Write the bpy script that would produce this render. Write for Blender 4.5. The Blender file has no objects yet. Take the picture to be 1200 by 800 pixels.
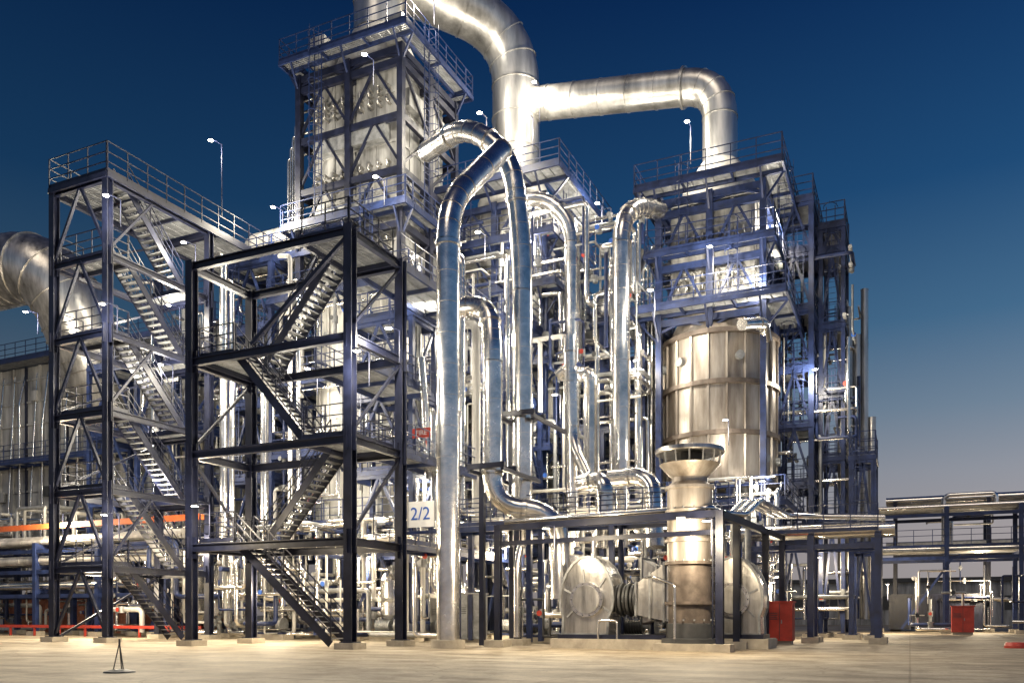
import bpy, math, random
from mathutils import Vector, Matrix
random.seed(7)
S25,C25=math.sin(math.radians(25)),math.cos(math.radians(25))
CAMH=1.2
# plant grid: x = along plant front, y = depth. Image pixel coordinates plus an assumed depth -> plant grid
def g(px,d):
    X=(px-600)/1000*d
    return (X*C25-d*S25, X*S25+d*C25)
def zz(py,d): return CAMH+(720-py)/1000*d
def w(px,py,d):
    a,b=g(px,d); return Vector((a,b,zz(py,d)))
scene=bpy.context.scene
# ---------------------------------------------------------------- materials
def mat(name,col,rough=.5,metal=0,var=.25,scale=1.5,bump=.0,streak=False,col2=None):
    m=bpy.data.materials.new(name); m.use_nodes=True
    nt=m.node_tree; n=nt.nodes; l=nt.links
    p=n['Principled BSDF']; p.inputs['Roughness'].default_value=rough; p.inputs['Metallic'].default_value=metal
    tc=n.new('ShaderNodeTexCoord'); mp=n.new('ShaderNodeMapping'); l.new(tc.outputs['Object'],mp.inputs[0])
    if streak: mp.inputs['Scale'].default_value=(1.6,1.6,.22)
    no=n.new('ShaderNodeTexNoise'); no.inputs['Scale'].default_value=scale; no.inputs['Detail'].default_value=6; no.inputs['Roughness'].default_value=.65
    l.new(mp.outputs[0],no.inputs['Vector'])
    r=n.new('ShaderNodeValToRGB'); r.color_ramp.elements[0].position=.35; r.color_ramp.elements[1].position=.68
    c2=col2 or tuple(c*(1-var*1.6) for c in col)
    r.color_ramp.elements[0].color=(*c2,1)
    r.color_ramp.elements[1].color=(*[min(1,c*(1+var*.5)) for c in col],1)
    l.new(no.outputs['Fac'],r.inputs[0]); l.new(r.outputs[0],p.inputs['Base Color'])
    mr=n.new('ShaderNodeMapRange'); mr.inputs['To Min'].default_value=max(.05,rough-.12); mr.inputs['To Max'].default_value=min(1,rough+.15)
    l.new(no.outputs['Fac'],mr.inputs[0]); l.new(mr.outputs[0],p.inputs['Roughness'])
    if bump:
        n2=n.new('ShaderNodeTexNoise'); n2.inputs['Scale'].default_value=scale*2.2; n2.inputs['Detail'].default_value=3
        l.new(tc.outputs['Object'],n2.inputs['Vector'])
        b=n.new('ShaderNodeBump'); b.inputs['Strength'].default_value=bump; b.inputs['Distance'].default_value=.05
        l.new(n2.outputs['Fac'],b.inputs['Height']); l.new(b.outputs[0],p.inputs['Normal'])
    return m
MATS={}
MATS['navy']=mat('navy_painted_steel',(.015,.029,.10),.42,0,.35,2)
MATS['navyd']=mat('dark_navy_painted_steel',(.008,.011,.032),.42,0,.35,2)
MATS['alu']=mat('aluminium_cladding',(.80,.78,.75),.22,.97,.2,.9,.2)
MATS['alud']=mat('weathered_cladding',(.60,.58,.55),.3,.88,.35,1.2,.25,True)
MATS['case']=mat('grey_casing_paint',(.38,.38,.375),.5,.1,.4,1.1,.1,True)
MATS['brown']=mat('heat_tinted_casing',(.40,.37,.335),.4,.6,.35,.9,.2,True,(.2,.165,.135))
MATS['ring']=mat('heat_stained_ring',(.16,.13,.11),.5,.4,.3,2)
MATS['white']=mat('white_casing_paint',(.58,.57,.545),.45,.15,.3,.8,.1,True)
MATS['duct']=mat('bright_duct_cladding',(.66,.65,.63),.31,.84,.3,.7,.22,True)
MATS['galv']=mat('galvanised_steel',(.32,.33,.34),.5,.5,.25,3)
MATS['conc']=mat('concrete',(.46,.41,.33),.9,0,.2,2,.2)
MATS['red']=mat('red_paint',(.5,.05,.03),.45,0,.15,3)
MATS['orange']=mat('orange_paint',(.62,.14,.04),.45,0,.15,3)
MATS['yellow']=mat('yellow_paint',(.5,.34,.06),.45,0,.15,3)
MATS['dark']=mat('dark_equipment',(.05,.052,.055),.5,0,.2,3)
MATS['blue']=mat('blue_paint',(.03,.12,.5),.4,0,.1,3)
MATS['signw']=mat('sign_white',(.8,.8,.8),.5,0,.03,1)
MATS['brick']=mat('red_brickwork',(.38,.15,.09),.85,0,.3,6,.2)
def emis(name,col,s):
    m=bpy.data.materials.new(name); m.use_nodes=True; n=m.node_tree.nodes
    p=n['Principled BSDF']; p.inputs['Emission Color'].default_value=(*col,1); p.inputs['Emission Strength'].default_value=s
    no=n.new('ShaderNodeTexNoise'); m.node_tree.links.new(no.outputs['Color'],p.inputs['Base Color'])
    return m
MATS['lamp']=emis('lit_lamp_lens',(1,.93,.78),60)
# ---------------------------------------------------------------- mesh builder
class M:
    def __init__(s): s.v=[];s.f=[];s.m=[];s.sm=[];s.keys=[]
    def mi(s,k):
        if k not in s.keys: s.keys.append(k)
        return s.keys.index(k)
    def add(s,vs,fs,k,smooth=False):
        o=len(s.v); s.v.extend([tuple(x) for x in vs]); i=s.mi(k)
        for f in fs: s.f.append(tuple(o+j for j in f)); s.m.append(i); s.sm.append(smooth)
    BF=[(0,3,2,1),(4,5,6,7),(0,1,5,4),(1,2,6,5),(2,3,7,6),(3,0,4,7)]
    def box(s,a0,a1,b0,b1,z0,z1,k):
        s.add([(a0,b0,z0),(a1,b0,z0),(a1,b1,z0),(a0,b1,z0),(a0,b0,z1),(a1,b0,z1),(a1,b1,z1),(a0,b1,z1)],s.BF,k)
    def beam(s,p,q,wd,h,k,ix=False):
        p=Vector(p);q=Vector(q);t=(q-p)
        if t.length<1e-4: return
        t.normalize(); up=Vector((0,0,1)) if abs(t.z)<.95 else Vector((0,1,0))
        sd=t.cross(up).normalized(); u=sd.cross(t).normalized()
        def bx(s0,s1,u0,u1):
            vs=[e+sd*x+u*y for e in (p,q) for x,y in ((s0,u0),(s1,u0),(s1,u1),(s0,u1))]
            s.add(vs,s.BF,k)
        if ix:
            tf=.035
            bx(-wd/2,wd/2,-h/2,-h/2+tf); bx(-wd/2,wd/2,h/2-tf,h/2); bx(-.015,.015,-h/2+tf,h/2-tf)
        else: bx(-wd/2,wd/2,-h/2,h/2)
    def tube(s,pts,r,seg=12,k='alu',caps=True,smooth=True):
        pts=[Vector(p) for p in pts]; n=len(pts)
        t0=(pts[1]-pts[0]).normalized(); up=Vector((0,0,1)) if abs(t0.z)<.9 else Vector((1,0,0))
        x=t0.cross(up).normalized(); vs=[]; 
        for i in range(n):
            if i==0: t=pts[1]-pts[0]
            elif i==n-1: t=pts[-1]-pts[-2]
            else: t=(pts[i+1]-pts[i]).normalized()+(pts[i]-pts[i-1]).normalized()
            t.normalize(); x=(x-t*x.dot(t)).normalized(); y=t.cross(x)
            rr=r[i] if isinstance(r,(list,tuple)) else r
            for j in range(seg):
                an=2*math.pi*j/seg+math.pi/4; vs.append(pts[i]+x*math.cos(an)*rr+y*math.sin(an)*rr)
        fs=[(i*seg+j,i*seg+(j+1)%seg,(i+1)*seg+(j+1)%seg,(i+1)*seg+j) for i in range(n-1) for j in range(seg)]
        s.add(vs,fs,k,smooth and seg>4)
        if caps: s.add(vs[:seg],[tuple(range(seg-1,-1,-1))],k); s.add(vs[-seg:],[tuple(range(seg))],k)
    def rod(s,p,q,r,k): s.tube([p,q],r,4,k,False)
    def pipe(s,pts,r,k='alu',R=None,seg=None,band=1.3,flange=False,kb=None):
        pts=[Vector(p) for p in pts]; R=R or r*3; seg=seg or (20 if r>.25 else 10 if r>.08 else 6)
        out=[pts[0]]; strs=[]; last=pts[0]
        for i in range(1,len(pts)-1):
            p=pts[i]; d0=(pts[i-1]-p); d1=(pts[i+1]-p); t=min(R,d0.length*.49,d1.length*.49)
            A=p+d0.normalized()*t; B=p+d1.normalized()*t
            strs.append((last,A)); last=B
            for j in range(9):
                u=j/8; out.append(A*(1-u)**2+p*2*u*(1-u)+B*u*u)
            if r>.25:
                for j in (0,2,4,6,8):
                    u=j/8; c=A*(1-u)**2+p*2*u*(1-u)+B*u*u; tt=((p-A)*(1-u)+(B-p)*u).normalized()
                    s.tube([c-tt*.025,c+tt*.025],r*1.03+.006,seg,k)
        out.append(pts[-1]); strs.append((last,pts[-1]))
        cl=[out[0]]
        for o in out[1:]:
            if (o-cl[-1]).length>1e-3: cl.append(o)
        s.tube(cl,r,seg,k)
        if band:
            for A,B in strs:
                L=(B-A).length
                if L<.15: continue
                t=(B-A).normalized(); nn=max(1,int(L/band))
                for j in range(nn+1):
                    c=A+t*(L*j/nn); s.tube([c-t*.035,c+t*.035],r*1.03+.006,seg,kb or k)
            if flange:
                for A,B in strs[:-1]:
                    t=(B-A).normalized(); c=B-t*.1; s.tube([c-t*.07,c+t*.07],r*1.14,seg,kb or k)
    def lathe(s,a,b,prof,seg=40,k='case',smooth=True,z=0):
        vs=[(a+r*math.cos(2*math.pi*j/seg),b+r*math.sin(2*math.pi*j/seg),zq+z) for r,zq in prof for j in range(seg)]
        for i in range(len(prof)-1):
            q=vs[i*seg:(i+2)*seg]; s.add(q,[(j,(j+1)%seg,seg+(j+1)%seg,seg+j) for j in range(seg)],k,smooth)
    def build(s,name):
        me=bpy.data.meshes.new(name); me.from_pydata(s.v,[],s.f); 
        for k in s.keys: me.materials.append(MATS[k])
        me.polygons.foreach_set('material_index',s.m); me.polygons.foreach_set('use_smooth',s.sm); me.update()
        o=bpy.data.objects.new(name,me); scene.collection.objects.link(o); return o
# ---------------------------------------------------------------- steelwork helpers
def rail(m,pts,h=1.15,k='navy',r=.028,sp=1.1):
    pts=[Vector(p) for p in pts]
    for p,q in zip(pts[:-1],pts[1:]):
        L=(q-p).length; n=max(1,round(L/sp))
        for i in range(n+1):
            c=p.lerp(q,i/n); m.rod(c,c+Vector((0,0,h)),r,k)
        for hh in (h,h*.66,h*.33): m.rod(p+Vector((0,0,hh)),q+Vector((0,0,hh)),r*.95,k)
        m.beam(p+Vector((0,0,.09)),q+Vector((0,0,.09)),.012,.15,k)
def plat(m,a0,a1,b0,b1,z,sides='SNEW',k='navy',h=1.15,under=True):
    n=max(2,int((b1-b0)/.11))
    for i in range(n):
        y=b0+(b1-b0)*(i+.5)/n; m.box(a0+.02,a1-.02,y-.02,y+.02,z-.045,z,'galv')
    n=max(2,int((a1-a0)/.5))
    for i in range(n):
        x=a0+(a1-a0)*(i+.5)/n; m.box(x-.02,x+.02,b0+.02,b1-.02,z-.052,z-.006,'galv')
    for p,q in (((a0,b0),(a1,b0)),((a0,b1),(a1,b1)),((a0,b0),(a0,b1)),((a1,b0),(a1,b1))):
        m.beam((*p,z-.13),(*q,z-.13),.1,.22,k)
    if under:
        n=max(1,int(max(a1-a0,b1-b0)/2))
        for i in range(1,n):
            if a1-a0>b1-b0: x=a0+(a1-a0)*i/n; m.beam((x,b0,z-.14),(x,b1,z-.14),.09,.15,k)
            else: y=b0+(b1-b0)*i/n; m.beam((a0,y,z-.14),(a1,y,z-.14),.09,.15,k)
    e=.03
    if 'S' in sides: rail(m,[(a0,b0+e,z),(a1,b0+e,z)],h,k)
    if 'N' in sides: rail(m,[(a0,b1-e,z),(a1,b1-e,z)],h,k)
    if 'W' in sides: rail(m,[(a0+e,b0,z),(a0+e,b1,z)],h,k)
    if 'E' in sides: rail(m,[(a1-e,b0,z),(a1-e,b1,z)],h,k)
def ringplat(m,a0,a1,b0,b1,wd,z,k='navy',inner=False):
    plat(m,a0-wd,a1+wd,b0-wd,b0,z,'SEW',k); plat(m,a0-wd,a1+wd,b1,b1+wd,z,'NEW',k)
    plat(m,a0-wd,a0,b0+.05,b1-.05,z-.004,'W',k); plat(m,a1,a1+wd,b0+.05,b1-.05,z-.004,'E',k)
    for x,sx in ((a0,-1),(a1,1)):
        for y in (b0,b1): m.beam((x,y,z-1.5),(x+sx*wd*.95,y,z-.2),.09,.09,k)
    for y,sy in ((b0,-1),(b1,1)):
        for x in (a0,(a0+a1)/2,a1): m.beam((x,y,z-1.5),(x,y+sy*wd*.95,z-.2),.09,.09,k)
def frame(m,As,Bs,z0,Zs,cw=.3,k='navy',bw=.16,bh=.26,brace='',ix=False,foot=True):
    zt=max(Zs)
    for a in As:
        for b in Bs:
            m.beam((a,b,z0),(a,b,zt+.015),cw,cw,k,ix)
            if foot and z0<1:
                m.box(a-.4,a+.4,b-.4,b+.4,-.02,.22,'conc'); m.box(a-.27,a+.27,b-.27,b+.27,.22,.26,k)
    for z in Zs:
        zc=z-bh/2-.06
        for b in Bs:
            for p,q in zip(As[:-1],As[1:]): m.beam((p+cw*.3,b,zc),(q-cw*.3,b,zc),bw,bh,k,ix)
        for a in As:
            for p,q in zip(Bs[:-1],Bs[1:]): m.beam((a,p+cw*.3,zc-.004),(a,q-cw*.3,zc-.004),bw,bh,k,ix)
    if ix: # gusset plates at the joints
        for z in Zs[:-1]:
            for a in As:
                for b in Bs: m.box(a-cw*.75,a+cw*.75,b-.012,b+.012,z-.62,z+.22,k); m.box(a-.012,a+.012,b-cw*.75,b+cw*.75,z-.62,z+.22,k)
    zl=[z0]+sorted(Zs); bs=.12
    for i,(p,q) in enumerate(zip(zl[:-1],zl[1:])):
        for side in brace:
            if side in 'SN':
                b=Bs[0] if side=='S' else Bs[-1]
                for x0,x1 in zip(As[:-1],As[1:]):
                    if i%2: m.beam((x0,b,p),(x1,b,q-.2),bs,bs,k)
                    else: m.beam((x1,b,p),(x0,b,q-.2),bs,bs,k)
            elif side in 'WE':
                a=As[0] if side=='W' else As[-1]
                for x0,x1 in zip(Bs[:-1],Bs[1:]):
                    if i%2: m.beam((a,x0,p),(a,x1,q-.2),bs,bs,k)
                    else: m.beam((a,x1,p),(a,x0,q-.2),bs,bs,k)
            elif side=='e':
                a=As[-1]
                for x0,x1 in zip(Bs[:-1],Bs[1:]):
                    ym=(x0+x1)/2; m.beam((a,x0,p),(a,ym,q-.2),bs,bs,k); m.beam((a,x1,p),(a,ym,q-.2),bs,bs,k)
            else:
                b=Bs[0]
                for x0,x1 in zip(As[:-1],As[1:]):
                    if side=='x': m.beam((x0,b-.02,p),(x1,b-.02,q-.2),bs,bs,k); m.beam((x1,b+.1,p),(x0,b+.1,q-.2),bs,bs,k)
                    else:
                        xm=(x0+x1)/2; m.beam((x0,b,p),(xm,b,q-.2),bs,bs,k); m.beam((x1,b,p),(xm,b,q-.2),bs,bs,k)
def stair(m,lo,hi,wd,axis,k='navy'):
    lo=Vector(lo);hi=Vector(hi); off=Vector((0,wd/2,0)) if axis=='a' else Vector((wd/2,0,0))
    for sg in (-1,1):
        m.beam(lo+off*sg,hi+off*sg,.05,.28,k)
        rail(m,[lo+off*sg+Vector((0,0,.05)),hi+off*sg+Vector((0,0,.05))],1.05,k,.025,1.0)
    n=max(3,int((hi.z-lo.z)/.2)); 
    for i in range(1,n+1):
        c=lo.lerp(hi,i/n); 
        if axis=='a': m.box(c.x-.13,c.x+.13,c.y-wd/2+.03,c.y+wd/2-.03,c.z-.04,c.z,'galv')
        else: m.box(c.x-wd/2+.03,c.x+wd/2-.03,c.y-.13,c.y+.13,c.z-.04,c.z,'galv')
def ladder(m,a,b,z0,z1,dx=0,dy=-1,k='navy',cage=True):
    px,py=-dy,dx; hw=.22
    for sg in (-1,1): m.rod((a+px*hw*sg,b+py*hw*sg,z0),(a+px*hw*sg,b+py*hw*sg,z1+1),.03,k)
    for i in range(int((z1-z0)/.3)): m.rod((a-px*hw,b-py*hw,z0+.3*i+.2),(a+px*hw,b+py*hw,z0+.3*i+.2),.014,k)
    if cage:
        z=z0+2.2
        def P(t,zq):
            an=math.pi*t; return Vector((a+px*math.cos(an)*.36+dx*math.sin(an)*.7,b+py*math.cos(an)*.36+dy*math.sin(an)*.7,zq))
        while z<z1+1:
            for j in range(6): m.rod(P(j/6,z),P((j+1)/6,z),.018,k)
            z+=.8
        for j in (1,3,5): m.rod(P(j/6,z0+2.2),P(j/6,z1+1),.014,k)
# ---------------------------------------------------------------- ground, sky, light, camera
def ground():
    m=M(); m.add([(-1500,-1500,0),(1500,-1500,0),(1500,1500,0),(-1500,1500,0)],[(0,1,2,3)],'conc'); o=m.build('ground')
    mt=bpy.data.materials.new('yard_concrete'); mt.use_nodes=True; nt=mt.node_tree;n=nt.nodes;l=nt.links
    p=n['Principled BSDF']; p.inputs['Roughness'].default_value=.7
    tc=n.new('ShaderNodeTexCoord')
    def noise(sc,det=8,ro=.6,sx=(1,1,1)):
        mp=n.new('ShaderNodeMapping'); mp.inputs['Scale'].default_value=sx; l.new(tc.outputs['Object'],mp.inputs[0])
        q=n.new('ShaderNodeTexNoise'); q.inputs['Scale'].default_value=sc;q.inputs['Detail'].default_value=det;q.inputs['Roughness'].default_value=ro
        l.new(mp.outputs[0],q.inputs['Vector']); return q
    def ramp(src,e0,c0,e1,c1):
        r=n.new('ShaderNodeValToRGB'); r.color_ramp.elements[0].position=e0;r.color_ramp.elements[0].color=(*c0,1)
        r.color_ramp.elements[1].position=e1;r.color_ramp.elements[1].color=(*c1,1); l.new(src,r.inputs[0]); return r
    def mix(bt,f,A,B):
        x=n.new('ShaderNodeMixRGB'); x.blend_type=bt; x.inputs[0].default_value=f; l.new(A,x.inputs[1]); l.new(B,x.inputs[2]); return x
    r1=ramp(noise(.16).outputs['Fac'],.38,(.38,.31,.215),.62,(.62,.54,.40))
    r2=ramp(noise(.8,10,.75).outputs['Fac'],.38,(.42,.39,.36),.58,(1,1,1))
    r3=ramp(noise(14,4).outputs['Fac'],.3,(.75,.75,.75),.7,(1.08,1.08,1.08))
    r5=ramp(noise(.5,6,.7,(.25,2.2,1)).outputs['Fac'],.38,(.5,.47,.43),.52,(1,1,1))
    x=mix('MULTIPLY',.85,r1.outputs[0],r2.outputs[0]); x=mix('MULTIPLY',.85,x.outputs[0],r3.outputs[0]); x=mix('MULTIPLY',.75,x.outputs[0],r5.outputs[0])
    br=n.new('ShaderNodeTexBrick'); br.offset=0; br.inputs['Scale'].default_value=1; br.inputs['Brick Width'].default_value=6; br.inputs['Row Height'].default_value=5.5
    br.inputs['Mortar Size'].default_value=.025; br.inputs['Color1'].default_value=(1,1,1,1); br.inputs['Color2'].default_value=(.8,.79,.78,1); br.inputs['Mortar'].default_value=(.55,.52,.48,1)
    l.new(tc.outputs['Object'],br.inputs['Vector'])
    x=mix('MULTIPLY',.75,x.outputs[0],br.outputs['Color'])
    vo=n.new('ShaderNodeTexVoronoi'); vo.feature='DISTANCE_TO_EDGE'; vo.inputs['Scale'].default_value=.22
    nz=noise(.9,4); av=n.new('ShaderNodeMixRGB'); av.blend_type='ADD'; av.inputs[0].default_value=.9; l.new(tc.outputs['Object'],av.inputs[1]); l.new(nz.outputs['Color'],av.inputs[2]); l.new(av.outputs[0],vo.inputs['Vector'])
    r4=ramp(vo.outputs['Distance'],.002,(.45,.42,.4),.008,(1,1,1)); x2=mix('MULTIPLY',.6,x.outputs[0],r4.outputs[0]); l.new(x2.outputs[0],p.inputs['Base Color'])
    b=n.new('ShaderNodeBump'); b.inputs['Strength'].default_value=.35; b.inputs['Distance'].default_value=.02
    l.new(noise(9,8,.7).outputs['Fac'],b.inputs['Height']); l.new(b.outputs[0],p.inputs['Normal'])
    o.data.materials.clear(); o.data.materials.append(mt)
ground()
def world():
    wd=bpy.data.worlds.new('World'); scene.world=wd; wd.use_nodes=True; nt=wd.node_tree;n=nt.nodes;l=nt.links
    bg=n['Background']; tc=n.new('ShaderNodeTexCoord')
    sx=n.new('ShaderNodeSeparateXYZ'); l.new(tc.outputs['Generated'],sx.inputs[0])
    r=n.new('ShaderNodeValToRGB'); cr=r.color_ramp; cr.elements[0].position=0; cr.elements[0].color=(.36,.33,.33,1)
    cr.elements[1].position=1; cr.elements[1].color=(.001,.01,.055,1)
    for p,c in ((.09,(.38,.35,.365)),(.15,(.30,.32,.375)),(.215,(.17,.245,.34)),(.30,(.058,.152,.28)),(.42,(.012,.072,.195)),(.58,(.0018,.026,.108))):
        e=cr.elements.new(p); e.color=(*c,1)
    l.new(sx.outputs['Z'],r.inputs[0])
    # darker away from the afterglow
    dt=n.new('ShaderNodeVectorMath'); dt.operation='DOT_PRODUCT'; dt.inputs[1].default_value=(.75,-.2,0); l.new(tc.outputs['Generated'],dt.inputs[0])
    mr=n.new('ShaderNodeMapRange'); mr.inputs['From Min'].default_value=-.9; mr.inputs['From Max'].default_value=.25; mr.inputs['To Min'].default_value=.32; mr.inputs['To Max'].default_value=1.2
    l.new(dt.outputs['Value'],mr.inputs[0])
    mx=n.new('ShaderNodeVectorMath'); mx.operation='SCALE'; l.new(r.outputs[0],mx.inputs[0]); l.new(mr.outputs[0],mx.inputs['Scale'])
    sk=n.new('ShaderNodeTexSky'); sk.sky_type='NISHITA'; sk.sun_disc=False; sk.sun_elevation=math.radians(2); sk.sun_rotation=math.radians(187)
    s2=n.new('ShaderNodeVectorMath'); s2.operation='SCALE'; s2.inputs['Scale'].default_value=.003; l.new(sk.outputs[0],s2.inputs[0])
    ad=n.new('ShaderNodeVectorMath'); ad.operation='ADD'; l.new(mx.outputs[0],ad.inputs[0]); l.new(s2.outputs[0],ad.inputs[1])
    l.new(ad.outputs[0],bg.inputs['Color']); bg.inputs['Strength'].default_value=1
world()
sl=bpy.data.lights.new('fill_sun','SUN'); sl.energy=.6; sl.angle=math.radians(25); sl.color=(1,.85,.66)  # soft warm fill added from behind the camera to lift yard and metal
so=bpy.data.objects.new('fill_sun',sl); scene.collection.objects.link(so)
so.rotation_euler=Vector((-.1,.75,-.85)).to_track_quat('-Z','Y').to_euler()
cd=bpy.data.cameras.new('camera'); cam=bpy.data.objects.new('camera',cd); scene.collection.objects.link(cam); scene.camera=cam
cd.lens=30; cd.sensor_width=36; cd.shift_y=.2667; cd.clip_end=5000
cam.location=(0,0,CAMH); cam.rotation_euler=(math.radians(90),0,math.radians(25))
scene.view_settings.view_transform='Standard'; scene.view_settings.look='None'; scene.view_settings.exposure=0
# ---------------------------------------------------------------- lamps
def flood(px,py,d,P=420,pole=.7,r=.27,col=(1,.90,.72)):
    p=w(px,py,d); m=M()
    if py>600: col=(1,.82,.56)
    m.rod(p+Vector((0,.75,-pole)),p+Vector((0,.75,.5)),.025,'navyd'); m.rod(p+Vector((0,.75,.48)),p+Vector((0,0,.42)),.025,'navyd')
    m.lathe(p.x,p.y,[(.02,.39),(.09,.38),(.13,.34),(.135,.31)],12,'galv',True,p.z)
    m.lathe(p.x,p.y,[(0.001,.315),(.12,.315)],12,'lamp',False,p.z)
    o=m.build('flood_light')
    l=bpy.data.lights.new('lamp','POINT'); l.energy=P*2.3; l.shadow_soft_size=r; l.color=col
    q=bpy.data.objects.new('lamp',l); scene.collection.objects.link(q); q.location=p; q.parent=o
for a in [(247,172,42.5,700,3.2),(124,238,35.8,350),(215,292,40),(120,365,35.7,400),(188,435,40),(182,570,40),(122,612,35.7,450),(440,215,40),(427,72,39.3,300),(455,395,30.6,350),(418,422,28.9,420),
    (618,140,46,600,1.5),(626,103,47,350,1.5),(560,280,40),(562,140,42),(805,150,41.5,600,1.4),(700,245,46,500),(762,348,39),(672,355,43),(832,297,39.8,350),
    (908,272,42),(888,335,40.5,350),(955,440,43),(893,572,38.5,450),(650,470,42),(545,395,42),(340,555,38),(197,365,42),(500,2,43,500),(30,372,48,1000),(60,610,48,900),(230,640,42,500),
    (430,660,40,450),(590,650,41,400),(740,610,40,350),(320,250,44,500),(360,440,39,450),(500,560,40,500),(745,430,42,400),(320,690,36,400),(110,690,42,600),(560,700,38,300),
    (1040,690,55,600),(1150,690,58,600),(960,660,44,350),(905,690,40,250),(690,620,37,250),(850,500,39,170),(620,290,45,450),(640,630,28.6,300),(828,622,26.4,500),(228,603,31.3,420),  # includes portal, bridge and tower-front lamps added to pool light on the ground
    (488,345,37.5,350),(262,440,40,450),(160,500,44,450)]:  # extra lamps added to brighten the plant interior
    flood(*a)
# ---------------------------------------------------------------- near stair tower
def tower2():
    m=M(); a0,a1,b0,b1=-25.3,-17.85,24.8,28.1; Z=[4.0,7.6,11.2,14.9]
    frame(m,[a0,a1],[b0,b1],.26,Z,.34,'navyd',.2,.3,'',True)
    aL=a0+1.9; aR=a1-2.3; f=(b0+.25,b0+1.45); bk=(b1-1.45,b1-.25)
    fy=sum(f)/2; by=sum(bk)/2
    k='navyd'
    plat(m,a0+.2,aL,b0+.2,b1-.2,4.0,'SNW',k); plat(m,a0+.2,aL,b0+.2,b1-.2,11.2,'SNW',k)
    plat(m,aR,a1-.2,b0+.2,b1-.2,7.6,'SNE',k); plat(m,aR,a1-.2,b0+.2,b1-.2,14.9,'SNE',k)
    stair(m,(a1-1.1,fy,.15),(aL,fy,4.0),1.0,'a',k)
    stair(m,(aL,by,4.0),(aR,by,7.6),1.0,'a',k)
    stair(m,(aR,fy,7.6),(aL,fy,11.2),1.0,'a',k)
    stair(m,(aL,by,11.2),(aR,by,14.9),1.0,'a',k)
    for z in Z[1:]:
        m.beam((a1,b0,z-3.6),(a1,b1,z-.3),.1,.1,k)
    m.beam((a0+3.,b0,11.3),(a1,b0,14.6),.14,.14,k)
    m.beam((a0,b0,7.6),(a0,b1,10.9),.1,.1,k); m.beam((a0,b1,4),(a0,b0,7.3),.1,.1,k)
    m.build('stair_tower')
tower2()
def tower1():
    m=M(); a0,a1,b0,b1=-34.9,-31.5,26.1,32.; Z=[3.4,6.8,10.2,13.6,17.,20.3]
    frame(m,[a0,a1],[b0,b1],.26,Z,.32,'navyd',.18,.28,'s',True)
    k='navyd'; xn=a1-.75; xf=a0+.75
    for i,z in enumerate(Z):
        if z<20: plat(m,a0+.2,a1-.2,b1-1.4,b1-.1,z,'NE' if i%2 else 'N',k); plat(m,a0+.2,a1-.2,b0+.15,b0+1.3,z,'SWE',k)
        zl=Z[i-1] if i else .1
        stair(m,(xn,b1-1.4,zl),(xn,b0+1.3,z),.9,'b',k)
        m.beam((a0,b0,zl),(a0,b1,z-.3),.1,.1,k)
        if i%2: m.beam((a1,b0,zl),(a1,b0+2.4,z-.3),.1,.1,k)
    plat(m,a0-.1,a1+.2,b0-.2,b1+7,20.3,'SWE','navyd',1.3)
    plat(m,a1+.3,-26.5,b1+4.,b1+6,20.3,'SN','navy',1.3)
    m.beam((a1,b1+6.8,.2),(a1,b1+6.8,20.1),.3,.3,k); m.beam((a0,b1+6.8,.2),(a0,b1+6.8,20.1),.3,.3,k)
    m.build('stair_tower')
tower1()
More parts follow.
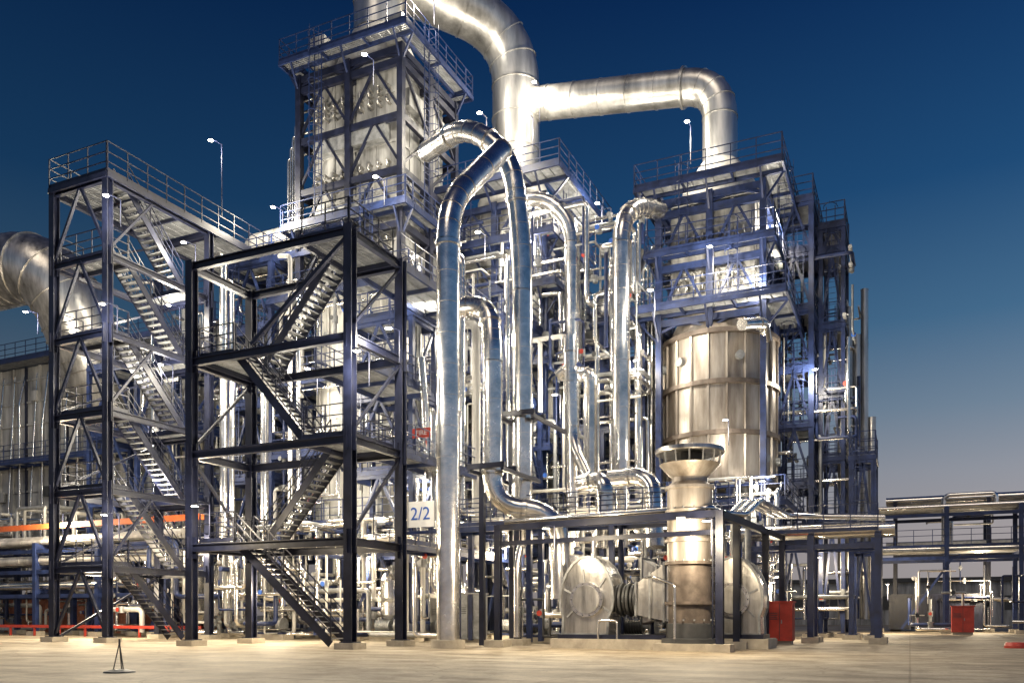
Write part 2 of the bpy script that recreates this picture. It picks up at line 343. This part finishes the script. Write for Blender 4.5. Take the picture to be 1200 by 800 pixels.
# ---------------------------------------------------------------- furnaces
def furnace(ca,cb,r,z0,z1,hw,hd,zc,case,boxm,plats,topz,seed=0):
    rn=random.Random(seed); m=M()
    for j in range(8):
        an=2*math.pi*(j+.5)/8; x,y=ca+math.cos(an)*(r-.3),cb+math.sin(an)*(r-.3)
        m.beam((x,y,.2),(x,y,z0),.3,.3,'navy'); m.box(x-.4,x+.4,y-.4,y+.4,-.02,.3,'conc')
    m.lathe(ca,cb,[(.01,z0),(r,z0),(r,z1),(r*.98,z1+.05),(hw*1.05,z1+1.3)],48,case)
    z=z0
    while z<=z1+.01: m.lathe(ca,cb,[(r,z-.11),(r+.18,z-.11),(r+.18,z+.11),(r,z+.11)],48,'ring' if case=='brown' else case,False); z+=(z1-z0)/3
    for j in range(20):
        an=2*math.pi*j/20; c,s=math.cos(an),math.sin(an)
        m.beam((ca+c*(r+.05),cb+s*(r+.05),z0),(ca+c*(r+.05),cb+s*(r+.05),z1),.1,.1,case)
    for j in range(12):
        an=2*math.pi*j/12; rr=r*.6; m.tube([(ca+rr*math.cos(an),cb+rr*math.sin(an),z0-.9),(ca+rr*math.cos(an),cb+rr*math.sin(an),z0)],.28,10,'galv')
        zz_=z0+(z1-z0)*rn.choice([.17,.5,.83]); c,s=math.cos(an),math.sin(an)
        m.tube([(ca+c*r,cb+s*r,zz_),(ca+c*(r+.22),cb+s*(r+.22),zz_)],.22,10,'galv')
    a0,a1,b0,b1=ca-hw,ca+hw,cb-hd,cb+hd
    zb=z1+1.3; m.box(a0,a1,b0,b1,zb,zc,boxm)
    z=zb+.4
    while z<zc:
        m.box(a0-.09,a1+.09,b0-.09,b1+.09,z,z+.14,boxm); z+=1.25
    for i in range(5):
        x=a0+(a1-a0)*(i+.02)/4.04; m.box(x-.05,x+.05,b0-.075,b1+.075,zb+.02,zc-.02,boxm)
        y=b0+(b1-b0)*(i+.02)/4.04; m.box(a0-.075,a1+.075,y-.05,y+.05,zb+.02,zc-.02,boxm)
    z=zb+1
    while z<zc-1.2:
        q=rn.random()
        if q<.45: m.box(a0+.4,a1-.4,b0-.55,b0-.06,z,z+.9,'galv')
        else: # exposed coil return bends
            for j in range(9):
                x=a0+.4+(a1-a0-.8)*j/8
                for zo in (0,.55): m.pipe([(x,b0,z+zo),(x,b0-.4,z+zo),(x,b0-.4,z+zo+.32),(x,b0,z+zo+.32)],.07,'alud',.15,6,0)
        if rn.random()<.6: m.box(a1+.06,a1+.45,b0+.4,b1-.4,z,z+.9,boxm)
        z+=1.9
    e=.55; zl=[]; z=z1+1.
    while z<zc: zl.append(z); z+=2.7
    zl.append(zc)
    frame(m,[a0-e,ca,a1+e],[b0-e,cb,b1+e],z1+.3,zl,.32,'navyd' if seed==1 else 'navy',.22,.34,'sE')
    for x in (a0-e,a1+e):
        for y in (b0-e,b1+e):
            m.beam((x,y,.2),(x,y,z1+.3),.28,.28,'navy'); m.box(x-.4,x+.4,y-.4,y+.4,-.02,.25,'conc')
    for z,wd in plats: 
        h=max(hw,r*.9) if z<z1 else hw+e
        hh=max(hd,r*.9) if z<z1 else hd+e
        ringplat(m,ca-h,ca+h,cb-hh,cb+hh,wd,z,'navy')
    zp=[p[0] for p in plats]
    for q,(p0,p1) in enumerate(zip(zp[:-1],zp[1:])):
        if p1-p0<9: ladder(m,ca+(q%2-.5)*hw*1.2,cb-hd-e-.5,p0,p1); ladder(m,ca+hw+e+.5,cb+(q%2-.5)*hd,p0,p1,1,0)
    for i in range(6):
        x=a0-e-.25-.24*i; m.pipe([(x,b0-.2+.1*i,z0),(x,b0-.2+.1*i,topz-.5-i*.5),(a0,b0-.2+.1*i,topz-.5-i*.5)],.06+.015*(i%2),'alu',band=0)
    return m
m=furnace(-26.1,38.9,3.2,6,17.2,2.6,2.2,29.6,'white','case',[(5.8,1.2),(9.5,1.1),(13.2,1.1),(17.6,1.2),(21.5,.7),(30.2,.75)],29,1)
m.lathe(-26.1,38.9,[(2.3,29.6),(2.3,30.5),(1.5,32.3),(1.3,32.5),(1.3,33)],32,'white')
m.box(-28.9,-28.,36.6,38,30.3,31.8,'white'); m.box(-24.2,-23.2,36.6,37.6,30.3,31.6,'case')
m.build('process_furnace')
m=furnace(-20.5,44.5,2.7,6,15,2.4,2.2,23.6,'white','case',[(5.8,1.2),(10,1.1),(14.5,1.2),(18.5,1.),(21.3,.8),(24.3,1.4)],23,2)
m.lathe(-20.5,44.5,[(2.2,23.6),(2.2,24.6),(1.4,26.2)],32,'white')
m.build('process_furnace')
m=furnace(-8.9,44.5,2.8,7.6,15.0,2.0,1.9,22.0,'brown','case',[(6.5,1.2),(16.3,1.2),(19.2,.6),(22.4,1.)],21,3)
m.lathe(-8.9,44.5,[(1.9,22.0),(1.9,23.),(1.0,24.4)],32,'white')
m.build('process_furnace')
# flue ducts
m=M()
m.pipe([(-26.1,38.9,32.5),(-26.1,38.9,36.0),(-20.5,44.5,34.6),(-20.5,44.5,25.8)],1.35,'duct',3.2,32,1.6)
m.build('flue_gas_duct')
m=M(); m.pipe([(-20,44.5,30.3),(-8.9,44.5,28.6),(-8.9,44.5,24)],.88,'duct',1.8,32,1.5,True); m.build('flue_gas_duct')
m=M(); m.pipe([(-70,37,23.9),(-49.6,37,23.9),(-48.5,41,14)],2.2,'alud',4,36,.7); m.build('flue_gas_duct')
m=M(); m.pipe([w(700,400,50),w(745,290,48)],.9,'alu',2,24,1.4); m.build('flue_gas_duct')
# ---------------------------------------------------------------- large clad pipes
def P(pts,r,k='alu',R=None,n='insulated_pipe',fl=True,band=1.1):
    m=M(); m.pipe(pts,r,k,R,band=band,flange=fl); return m.build(n)
P([w(525,752,31),w(525,238,31),w(588,176,33.6)],.42,R=1.4)
P([w(500,178,39),w(548,146,36),w(600,185,35),w(612,290,35),w(612,640,35)],.42,R=2.6)
P([w(528,362,34),w(572,357,33.4),w(577,400,33),w(577,592,33),w(655,600,32.6),w(657,700,32.6)],.39,R=1.2)
P([w(600,238,44),w(640,232,43.4),w(671,262,43),w(671,480,43)],.40,R=1.4)
P([w(775,248,43),w(745,240,42),w(728,262,41),w(728,560,41)],.42,R=1.2)
P([w(668,395,40),w(668,430,40),w(672,640,40)],.3)
P([w(655,440,40.4),w(671,428,40),w(671,520,40),w(690,560,39)],.28,R=.8)
P([w(676,440,42),w(692,436,41.6),w(692,560,41.6)],.33,R=.8)
P([w(682,566,36),w(709,560,35),w(709,640,35)],.36,R=.9)
P([w(716,560,37),w(764,556,36),w(768,640,35.5)],.38,R=1.)
P([w(728,540,38),w(728,640,38)],.3)
P([w(870,380,39),w(895,378,40.5),w(898,398,41)],.26,R=.5)
P([w(494,420,37),w(498,470,37),w(502,560,37)],.16,R=.5)
P([w(610,640,34),w(606,660,34),w(606,745,34)],.14)
P([w(690,765,34),w(690,720,33),w(640,720,33)],.12)
for i,(px,y0,y1,d) in enumerate([(541,300,600,38.2),(558,380,640,39),(595,300,640,41),(633,250,560,45),(640,300,600,45.5),(700,400,640,43),(716,300,600,44),(748,380,620,43),(508,480,690,38),(488,300,640,41),(350,330,600,40),(340,300,640,40.2),(262,300,640,42),(272,330,700,42),(180,330,560,46),(310,420,700,42)]):
    P([w(px-12,y0,d+1),w(px,y0,d),w(px,y1,d),w(px+14,y1,d)],random.choice([.1,.13,.17,.2]),random.choice(['alu','alu','white']),fl=False)
m=M()  # pipe supports on the tall lines
for px,py,d in ((577,548,33),(612,487,35)):
    p=w(px,py,d); m.box(p.x-.8,p.x+.8,p.y+.45,p.y+.6,p.z-.1,p.z+.1,'navyd'); m.box(p.x-.8,p.x+.8,p.y-.62,p.y-.5,p.z-.1,p.z+.1,'navyd')
    for sx in (-.7,.7): m.beam((p.x+sx,p.y-.6,p.z-.15),(p.x+sx,p.y+3,p.z-.15),.12,.15,'navyd')
    m.beam((p.x-.7,p.y+.52,0),(p.x-.7,p.y+.52,p.z-.1),.2,.2,'navyd')
p=w(525,752,31)
m.lathe(p.x,p.y,[(.01,.3),(.62,.3),(.62,-.02)],24,'conc')
m.build('pipe_support')
# ---------------------------------------------------------------- intermediate access structures
def acc(name,As,Bs,Zs,brace='sE',cw=.26,lad=True,cl=0,k='navy'):
    m=M(); frame(m,As,Bs,.2,Zs,cw,k,.16,.24,brace)
    for i,z in enumerate(Zs):
        plat(m,As[0]-.1,As[-1]+.1,Bs[0]-.1,Bs[-1]+.1,z+.1,'SNEW',k)
        if lad and i: ladder(m,As[0]+.6+(i%2)*(As[-1]-As[0]-1.2),Bs[0]-.15,Zs[i-1],z,0,-1,k)
    return m.build(name)
acc('access_platform_structure',[-17.2,-14.6,-12.4],[42.5,46],[5,8,11,14,16.5])
acc('access_platform_structure',[-33.5,-30.6],[35.5,40],[4.5,8.5,12.5,16.5,20.0])
acc('access_platform_structure',[-6.3,-4.6],[46.3,49.3],[5,8,11,14,17,20,22.6])
acc('access_platform_structure',[-4.3,-3.2],[48.2,51.2],[6,9.5,13,16.5,20.5,21.8],cw=.2)
acc('access_platform_structure',[-19.5,-17.5],[38.5,41],[4.5,8,12,16],cw=.22)
acc('access_platform_structure',[-24,-20.5],[33.2,35.2],[4.2,7.8,11.4,14.9],cw=.22)
acc('access_platform_structure',[-45,-41,-37],[36,39],[4.5,8,12,16],cw=.24)
acc('access_platform_structure',[-2.6,-1.6],[45,47.5],[4.5,8.9],cw=.24)
m=M()
for i in range(5):
    x=-3.4+i*.38; z=[20,18,16.5,19,12][i]; m.pipe([(x,50.+.2*i,1),(x,50.+.2*i,z)],.2,'alud',band=1.5)
m.build('vertical_vent_pipes')
m=M()
plat(m,-19.2,-17.9,28.2,38.4,4.0,'EW'); plat(m,-17.9,-6,31.6,33,4.9,'SN'); plat(m,-19.4,-17.9,28.2,36,7.6,'EW')
plat(m,-22,-19.4,28.2,33,11.2,'EW'); plat(m,-20,-17.9,28.2,36,14.9,'EW')
for a in (-17.3,-14,-10.5,-6.5):
    for b in (31.7,32.9): m.beam((a,b,.1),(a,b,4.75),.2,.2,'navy')
m.build('elevated_walkway')
# ---------------------------------------------------------------- rear furnace boxes
def rear(name,a0,a1,b0,b1,z0,z1,k,kf='navyd'):
    m=M(); m.box(a0,a1,b0,b1,z0,z1,k)
    n=int((a1-a0)/1.4)
    for i in range(n+1):
        x=a0+(a1-a0)*i/n; m.beam((x,b0-.07,z0),(x,b0-.07,z1),.14,.14,k if i%3 else kf)
    n=int((b1-b0)/1.4)
    for i in range(n+1):
        y=b0+(b1-b0)*i/n; m.beam((a1+.07,y,z0),(a1+.07,y,z1),.14,.14,k if i%3 else kf)
    z=z0+.2
    while z<z1: m.box(a0-.1,a1+.1,b0-.1,b1+.1,z,z+.12,k); z+=1.6
    for x in (a0,(a0*2+a1)/3,(a0+2*a1)/3,a1):
        for y in (b0,b1): m.beam((x,y,.1),(x,y,z1+.5),.3,.3,kf)
    for z in (z0-.2,(z0+z1)/2): plat(m,a0-.5,a1+.5,b0-1.5,b0-.2,z,'SEW')
    plat(m,a0-.5,a1+.5,b0-1.4,b1+.5,z1+.2,'SEW','navy',1.15,False)
    rn=random.Random(a0)
    for i in range(int((a1-a0)/1.2)):
        x=a0+.6+i*1.2; zz_=rn.uniform(z0+1,z1-2); m.box(x-.3,x+.3,b0-.3,b0-.1,zz_,zz_+.7,rn.choice(['galv','dark',k]))
        m.pipe([(x,b0-.5,rn.uniform(.3,1)),(x,b0-.5,rn.uniform(z0+2,z1)),(x,b0,z1-.5)],rn.choice([.05,.08,.12]),'alu',band=0)
    return m.build(name)
rear('cabin_furnace',-62,-39,41,47,5,19,'case')
rear('cabin_furnace',-38,-29,46,52,5,18,'white')
rear('cabin_furnace',-19,-11,53,58,5,17,'case','navy')
rear('cabin_furnace',-28.5,-20,50,55,5,15.5,'white','navy')
m=M(); m.tube([(-33.2,37.6,21.6),(-29.6,37.6,21.6)],1.0,28,'white'); m.tube([(-33.2,37.6,21.6),(-33.6,37.6,21.6),(-33.85,37.6,21.6)],[1.0,.85,.3],28,'white')
for x in (-32.5,-30.3): m.box(x-.12,x+.12,36.9,38.3,20.0,20.9,'navy')
m.build('steam_drum')
# ---------------------------------------------------------------- small-bore piping
def clutter(name,a0,a1,b0,b1,z0,z1,n,rmax=.14,seed=1,axes='abz',mats=('alu','alu','white','galv','navy')):
    rn=random.Random(seed); m=M()
    for i in range(n):
        p=Vector((rn.uniform(a0,a1),rn.uniform(b0,b1),rn.uniform(z0,z1))); pts=[p]; last=''
        for j in range(rn.randint(2,5)):
            ax=rn.choice([c for c in axes if c!=last]); last=ax; q=p.copy()
            L={'a':4,'b':3,'z':5}[ax]*rn.uniform(.25,1)*rn.choice([-1,1])
            if ax=='a': q.x=min(a1,max(a0,p.x+L))
            elif ax=='b': q.y=min(b1,max(b0,p.y+L))
            else: q.z=min(z1,max(z0,p.z+L))
            if (q-p).length>.5: pts.append(q); p=q
        if len(pts)>1:
            r=rn.uniform(.035,rmax); m.pipe(pts,r,rn.choice(mats),r*2.5,band=1.5 if r>.08 else 0)
            if rn.random()<.6:
                c=(pts[0]+pts[1])/2; m.tube([c-Vector((0,0,.18)),c+Vector((0,0,.18))],r*1.6,8,'galv'); m.tube([c+Vector((0,-.3,0)),c+Vector((0,-.33,0))],.12,10,rn.choice(['dark','dark','dark','galv','galv','blue','red']))
    return m.build(name)
clutter('process_piping',-40,-30,33,36,.3,5,60,seed=1)
clutter('process_piping',-31,-18.5,32,35.5,.3,5.5,90,seed=2)
clutter('process_piping',-19,-6,37,41.5,.3,6,110,seed=3)
clutter('process_piping',-30,-18,35,36.5,5,17,80,.11,seed=4)
clutter('process_piping',-22.5,-12,40,42.3,5,22,100,.13,seed=5)
clutter('process_piping',-12,-5.5,40,42,3,7.5,50,.1,seed=6)
clutter('process_piping',-40,-29,37,43,5,20,90,.15,seed=7)
clutter('process_piping',-60,-40,36,40,.3,8,90,.15,seed=8)
clutter('process_piping',-7,-2.5,45.8,51.5,1,20,60,.1,seed=9)
clutter('process_piping',-15,-6,32.5,36,.3,3,40,.09,seed=10,mats=('galv','navy','dark','alu'))
def rack(a0,a1,b0,b1,levels,step,k='navy',pipes=7,seed=0,cl=None):
    rn=random.Random(seed); m=M(); n=max(1,round((a1-a0)/step)); zt=levels[-1]
    for i in range(n+1):
        x=a0+(a1-a0)*i/n
        for y in (b0,b1): m.beam((x,y,.2),(x,y,zt),.26,.26,k); m.box(x-.35,x+.35,y-.35,y+.35,-.02,.25,'conc')
        for z in levels: m.beam((x,b0,z-.2),(x,b1,z-.2),.18,.26,k)
    for z in levels:
        for y in (b0,b1): m.beam((a0,y,z-.5),(a1,y,z-.5),.12,.22,k)
        for j in range(pipes):
            r=rn.choice([.07,.1,.14,.2,.26]); y=b0+.2+(b1-b0-.4)*(j+.5)/pipes
            m.pipe([(a0-.6,y,z+r-.06),(a1+.6,y,z+r-.06)],r,rn.choice(['alu','alu','galv','white']),band=1.8 if r>.1 else 0)
    return m
m=rack(-62,-36,33.5,36,[2.8,4.2,5.4],5.2,seed=3); m.beam((-62,33.3,6.3),(-33,33.3,6.3),.25,.3,'orange'); m.build('pipe_rack')
m=rack(-2.0,48,62,65.5,[5.4,8.2],4.2,seed=4,pipes=8)
for i in range(6):
    x=-.5+i*8; m.beam((x,61.9,.3),(x+3,61.9,4.9),.14,.14,'navy')
m.pipe([(2,62.5,5.5),(2,62.5,9),(5,62.5,9),(5,62.5,8.4)],.14); m.pipe([(14,62,5.5),(14,62,7),(17,62,7),(17,62,5.5)],.14)
rail(m,[(-2,61.9,5.6),(48,61.9,5.6)]); m.build('pipe_rack')
m=rack(-1,48,70,73,[6.2,9.6],6,seed=5,pipes=6,k='navyd'); m.build('pipe_rack')
m=rack(-6.5,-1.2,38.5,40.2,[4.6],2.6,seed=6,pipes=6); rail(m,[(-6.5,38.4,4.7),(-1.2,38.4,4.7)]); m.build('pipe_rack')
m=M()
for a,b in ((-14.2,29.2),(-14.2,31),(-5.6,28.),(-5.6,31),(-5.2,35),(-5.0,38.3)):
    m.beam((a,b,.2),(a,b,4.6),.24,.24,'navyd',True); m.box(a-.4,a+.4,b-.4,b+.4,-.02,.25,'conc')
m.beam((-14.2,29.2,3.9),(-5.6,28,3.9),.12,.16,'navyd'); m.beam((-14.2,29.2,4.5),(-5.6,28.,4.5),.18,.24,'navyd'); m.beam((-5.6,28,4.5),(-5.0,38.3,4.5),.18,.24,'navyd')
for i in range(3):
    m.pipe([(-14,29.5+.3*i,4.75),(-6.-.3*i,28.4+.3*i,4.75),(-5.9+.3*i,31,4.75),(-5.7+.3*i,33,5.5),(-5.4+.3*i,38.5,5.5),(-1,39+.3*i,5.3)],.11,'alu',.3)
m.build('service_bridge')
# ---------------------------------------------------------------- hooded stack
m=M(); a,b=-6.8,28.9
m.box(a-1,a+1,b-1,b+1,-.02,.25,'conc')
m.lathe(a,b,[(.95,.25),(.95,.4),(.78,.42),(.78,.9),(.72,.92)],36,'dark')
m.lathe(a,b,[(.72,.92),(.72,3.0)],36,'ring')
m.lathe(a,b,[(.74,3.0),(.76,3.0),(.76,5.55),(.60,5.7),(.60,5.85),(.98,6.25),(1.02,6.3),(.96,6.3),(.56,5.86)],36,'brown')
m.lathe(a,b,[(.01,6.72),(1.14,6.66),(1.16,6.7),(1.14,6.82),(.3,7.0),(.01,7.02)],36,'alud'); m.lathe(a,b,[(.5,5.8),(.5,6.7)],24,'dark')
for z in (1.6,2.95,3.7,4.7,5.5): m.lathe(a,b,[(.7,z-.05),(.84,z-.05),(.84,z+.05),(.7,z+.05)],36,'ring' if z<3 else 'brown',False)
for j in range(14):
    an=math.pi*j/7; m.rod((a+math.cos(an)*.99,b+math.sin(an)*.99,6.28),(a+math.cos(an)*1.05,b+math.sin(an)*1.05,6.7),.035,'galv')
    for z in (.95,2.95,4.7): m.tube([(a+.79*math.cos(an+.2),b+.79*math.sin(an+.2),z+.05),(a+.79*math.cos(an+.2),b+.79*math.sin(an+.2),z+.11)],.03,6,'galv')
m.box(a-.25,a+.25,b-.83,b-.75,4.0,4.45,'signw'); ladder(m,a+.85,b-.1,.3,3.4,1,0,'navyd',False)
m.pipe([(a-.3,b-.85,.3),(a-.3,b-.85,2.2),(a-1.1,b-.6,2.5),(a-1.6,b,2.5)],.05,'alu',band=0)
m.build('hooded_exhaust_stack')
# ---------------------------------------------------------------- fans: spiral scroll, inlet cone, bellows, flared transition, motor
def fan(ca,cb,mir=1,cone=True):
    m=M(); 
    m.box(ca-2.2,ca+2.2,cb-1,cb+1,-.02,.35,'conc'); m.box(ca-2,ca+2,cb-.8,cb+.8,.35,.5,'navyd')
    prof=[(-.95,.5),(.75,.5)]+[((.95+.12*t)*math.cos(math.radians(-35+t*245)),1.75+(1.1+.45*math.sin(math.pi*t*.9))*math.sin(math.radians(-35+t*245))) for t in [i/14 for i in range(15)]]
    ox=ca-mir*.9
    n=len(prof); vs=[(ox+x*mir,cb-.65,z) for x,z in prof]+[(ox+x*mir,cb+.65,z) for x,z in prof]
    caps=[tuple(range(n-1,-1,-1)),tuple(range(n,2*n))]; sides=[(i,(i+1)%n,n+(i+1)%n,n+i) for i in range(n)]
    m.add(vs,[f[::-1] for f in caps] if mir<0 else caps,'alud'); m.add(vs,[f[::-1] for f in sides] if mir<0 else sides,'alu')
    for i in range(n):
        p,q=prof[i],prof[(i+1)%n]
        for y in (cb-.67,cb+.67): m.beam((ox+p[0]*mir,y,p[1]),(ox+q[0]*mir,y,q[1]),.08,.08,'galv')
    m.tube([(ox,cb-.82,1.75),(ox,cb-.655,1.75)],.62,28,'alu'); m.tube([(ox,cb-.86,1.75),(ox,cb-.82,1.75)],.5,28,'alud')
    for j in range(14):
        an=2*math.pi*j/14; m.tube([(ox+.57*math.cos(an),cb-.85,1.75+.57*math.sin(an)),(ox+.57*math.cos(an),cb-.82,1.75+.57*math.sin(an))],.022,6,'dark')
    for an in (45,100,160,215,-25): 
        c,s=math.cos(math.radians(an)),math.sin(math.radians(an)); m.beam((ox+.64*c*mir,cb-.675,1.75+.64*s),(ox+.95*c*mir,cb-.675,1.75+1.1*s),.05,.06,'galv')
    m.pipe([(ox+.5*mir,cb-.95,.3),(ox+.5*mir,cb-.95,1.0),(ox+1.2*mir,cb-.95,1.0),(ox+1.2*mir,cb-.95,.2)],.045,'alu',band=0)
    if cone:
        x0=ox+mir*.95
        for i in range(6): m.tube([(x0+mir*.14*i,cb,1.75),(x0+mir*(.14*i+.08),cb,1.75)],.62 if i%2 else .55,20,'dark')
        m.add([(x0+mir*.8,cb-.5,1.2),(x0+mir*.8,cb+.5,1.2),(x0+mir*.8,cb+.5,2.3),(x0+mir*.8,cb-.5,2.3),
           (x0+mir*2.4,cb-.75,.9),(x0+mir*2.4,cb+.75,.9),(x0+mir*2.4,cb+.75,3.3),(x0+mir*2.4,cb-.75,3.3)],M.BF,'alud')
        for t in (0,.33,.66,1):
            xx=x0+mir*(.8+1.6*t); yy=.5+.25*t+.04; zl=1.2-.3*t-.04; zh=2.3+1.*t+.04
            for p,q in (((xx,cb-yy,zl),(xx,cb-yy,zh)),((xx,cb-yy,zh),(xx,cb+yy,zh)),((xx,cb-yy,zl),(xx,cb+yy,zl))): m.beam(p,q,.07,.07,'galv')
    m.tube([(ox,cb+.7,1.5),(ox,cb+1.9,1.5)],.42,16,'dark'); m.box(ox-.4,ox+.4,cb+.8,cb+1.8,.3,1.1,'navy')
    return m.build('forced_draft_fan')
fan(-9.6,29.6); fan(-6.7,31.9,-1)
def pump(a,b,k='dark'):
    m=M(); m.box(a-.9,a+.9,b-.4,b+.4,-.02,.25,'conc'); m.box(a-.8,a+.8,b-.3,b+.3,.25,.35,'navy')
    m.tube([(a-.7,b,.7),(a+.05,b,.7)],.27,14,k)
    for i in range(6): m.tube([(a-.65+.11*i,b,.7),(a-.62+.11*i,b,.7)],.3,14,k)
    m.tube([(a+.05,b,.7),(a+.35,b,.7)],.08,8,'galv'); m.tube([(a+.35,b,.72),(a+.62,b,.72)],.36,16,'galv'); m.pipe([(a+.5,b,.9),(a+.5,b,2.4),(a+.5,b+1.5,2.4)],.1,'alu',band=.7)
    m.build('process_pump')
rn=random.Random(5)
for i in range(14): pump(-38+i*2.35,rn.uniform(33,36.5),rn.choice(['dark','galv','navy','galv']))
for a,b,r,z0,z1 in ((-21.8,33.6,.55,.8,3.2),(-29,34.5,.7,.8,4.2),(-35.5,35,.8,.8,5),(-14,36.5,.7,.8,4.),):
    m=M(); m.lathe(a,b,[(.01,z0),(r*.7,z0+.1),(r,z0+.4),(r,z1-.4),(r*.7,z1-.1),(.01,z1)],24,'alu')
    for j in range(4): an=math.pi/4+math.pi/2*j; m.beam((a+r*.8*math.cos(an),b+r*.8*math.sin(an),0),(a+r*.8*math.cos(an),b+r*.8*math.sin(an),z0+.5),.1,.1,'navy')
    m.build('vertical_vessel')
def cab(px,d,wd,h,k,name):
    a,b=g(px,d); m=M(); m.box(a-wd/2,a+wd/2,b-.4,b+.4,.15,h,k); m.box(a-wd/2-.05,a+wd/2+.05,b-.45,b+.45,h,h+.06,k); m.box(a-wd/2+.05,a+wd/2-.05,b-.3,b+.3,-.02,.15,'conc')
    m.box(a-.01,a+.01,b-.415,b-.4,.2,h-.05,'dark'); m.box(a+.06,a+.1,b-.43,b-.4,h*.5,h*.5+.15,'galv')
    for i in range(4): m.box(a-wd/2+.08,a-.08,b-.412,b-.4,h*.6+i*.08,h*.6+i*.08+.03,'dark')
    m.build(name)
cab(915,35,1.,1.7,'red','fire_hose_cabinet'); cab(1128,52,1.2,1.7,'red','fire_hose_cabinet'); cab(553,37.5,1.1,2.1,'galv','electrical_cabinet')
cab(520,40,1.,2.,'case','electrical_cabinet')
m=M(); m.box(-58,-38,39.5,39.9,0,2.3,'brick'); m.box(-58.1,-37.9,39.45,39.95,2.3,2.42,'conc'); m.build('brick_wall')
m=M(); m.beam((-50,33,.55),(-33,33,.55),.12,.16,'red'); 
for i in range(9): m.beam((-50+2.1*i,33,0),(-50+2.1*i,33,.47),.1,.1,'red')
m.build('safety_barrier')
def sign(p,wd,h,k,txt,tk,sz,name='unit_sign'):
    m=M(); m.box(p.x-wd/2,p.x+wd/2,p.y-.02,p.y+.02,p.z-h/2,p.z+h/2,k)
    for sx in (-1,1): m.box(p.x+sx*wd*.4-.03,p.x+sx*wd*.4+.03,p.y+.02,p.y+.08,p.z-h/2-.3,p.z+h/2,'navy')
    o=m.build(name); c=bpy.data.curves.new('lettering','FONT'); c.body=txt; c.size=sz; c.align_x='CENTER'; c.align_y='CENTER'; c.extrude=.004
    t=bpy.data.objects.new('lettering',c); scene.collection.objects.link(t); c.materials.append(MATS[tk]); t.location=(p.x,p.y-.03,p.z); t.rotation_euler=(math.pi/2,0,0); t.parent=o
sign(Vector((-17.2,28.5,5.1)),1.2,1.0,'signw','2/2','blue',.7); sign(w(494,507,36),.9,.4,'red','FIRE','signw',.3,'fire_point_sign'); sign(w(188,440,44),2.4,.8,'signw','FURNACE UNIT','blue',.33)
m=M(); m.beam((-17.9,28.56,4.4),(-16.4,28.56,4.4),.1,.12,'navy'); m.beam((-16.4,28.6,.0),(-16.4,28.6,5.4),.12,.12,'navy'); m.build('sign_post')
m=M(); a,b=g(140,17.8); m.lathe(a,b,[(.01,.07),(.14,.07),(.3,.03),(.32,0)],20,'dark')
for j in range(3): an=j*2.09; m.rod((a+.12*math.cos(an),b+.12*math.sin(an),.05),(a,b,.62),.012,'dark')
m.tube([(a,b,.55),(a,b,.7)],.02,8,'dark'); m.build('cone_marker')
m=M(); a,b=g(1192,31); m.lathe(a,b,[(.01,.22),(.35,.2),(.42,.08),(.42,0)],20,'red'); m.build('hydrant_cover')
m=M(); a,b=g(1095,62); m.box(a-3,a+3,b-1.2,b+1.2,.15,2.7,'navyd')
for i in range(24): m.box(a-2.95+i*.25,a-2.85+i*.25,b-1.25,b-1.2,.2,2.6,'navyd')
m.build('shipping_container')
m=M(); m.box(-20,120,110,118,0,5,'case'); m.box(-20.5,120.5,109.6,118.4,5,5.5,'dark')
for i in range(30): m.box(-18+4.6*i,-15.5+4.6*i,109.93,110,1.8,3.4,'dark')
m.build('warehouse')
clutter('process_piping',0,40,57,61,.3,4,70,.12,seed=12)
clutter('process_piping',0,40,66,69,.3,8,70,.14,seed=13)
print('verts',sum(len(o.data.vertices) for o in bpy.data.objects if o.type=='MESH'))
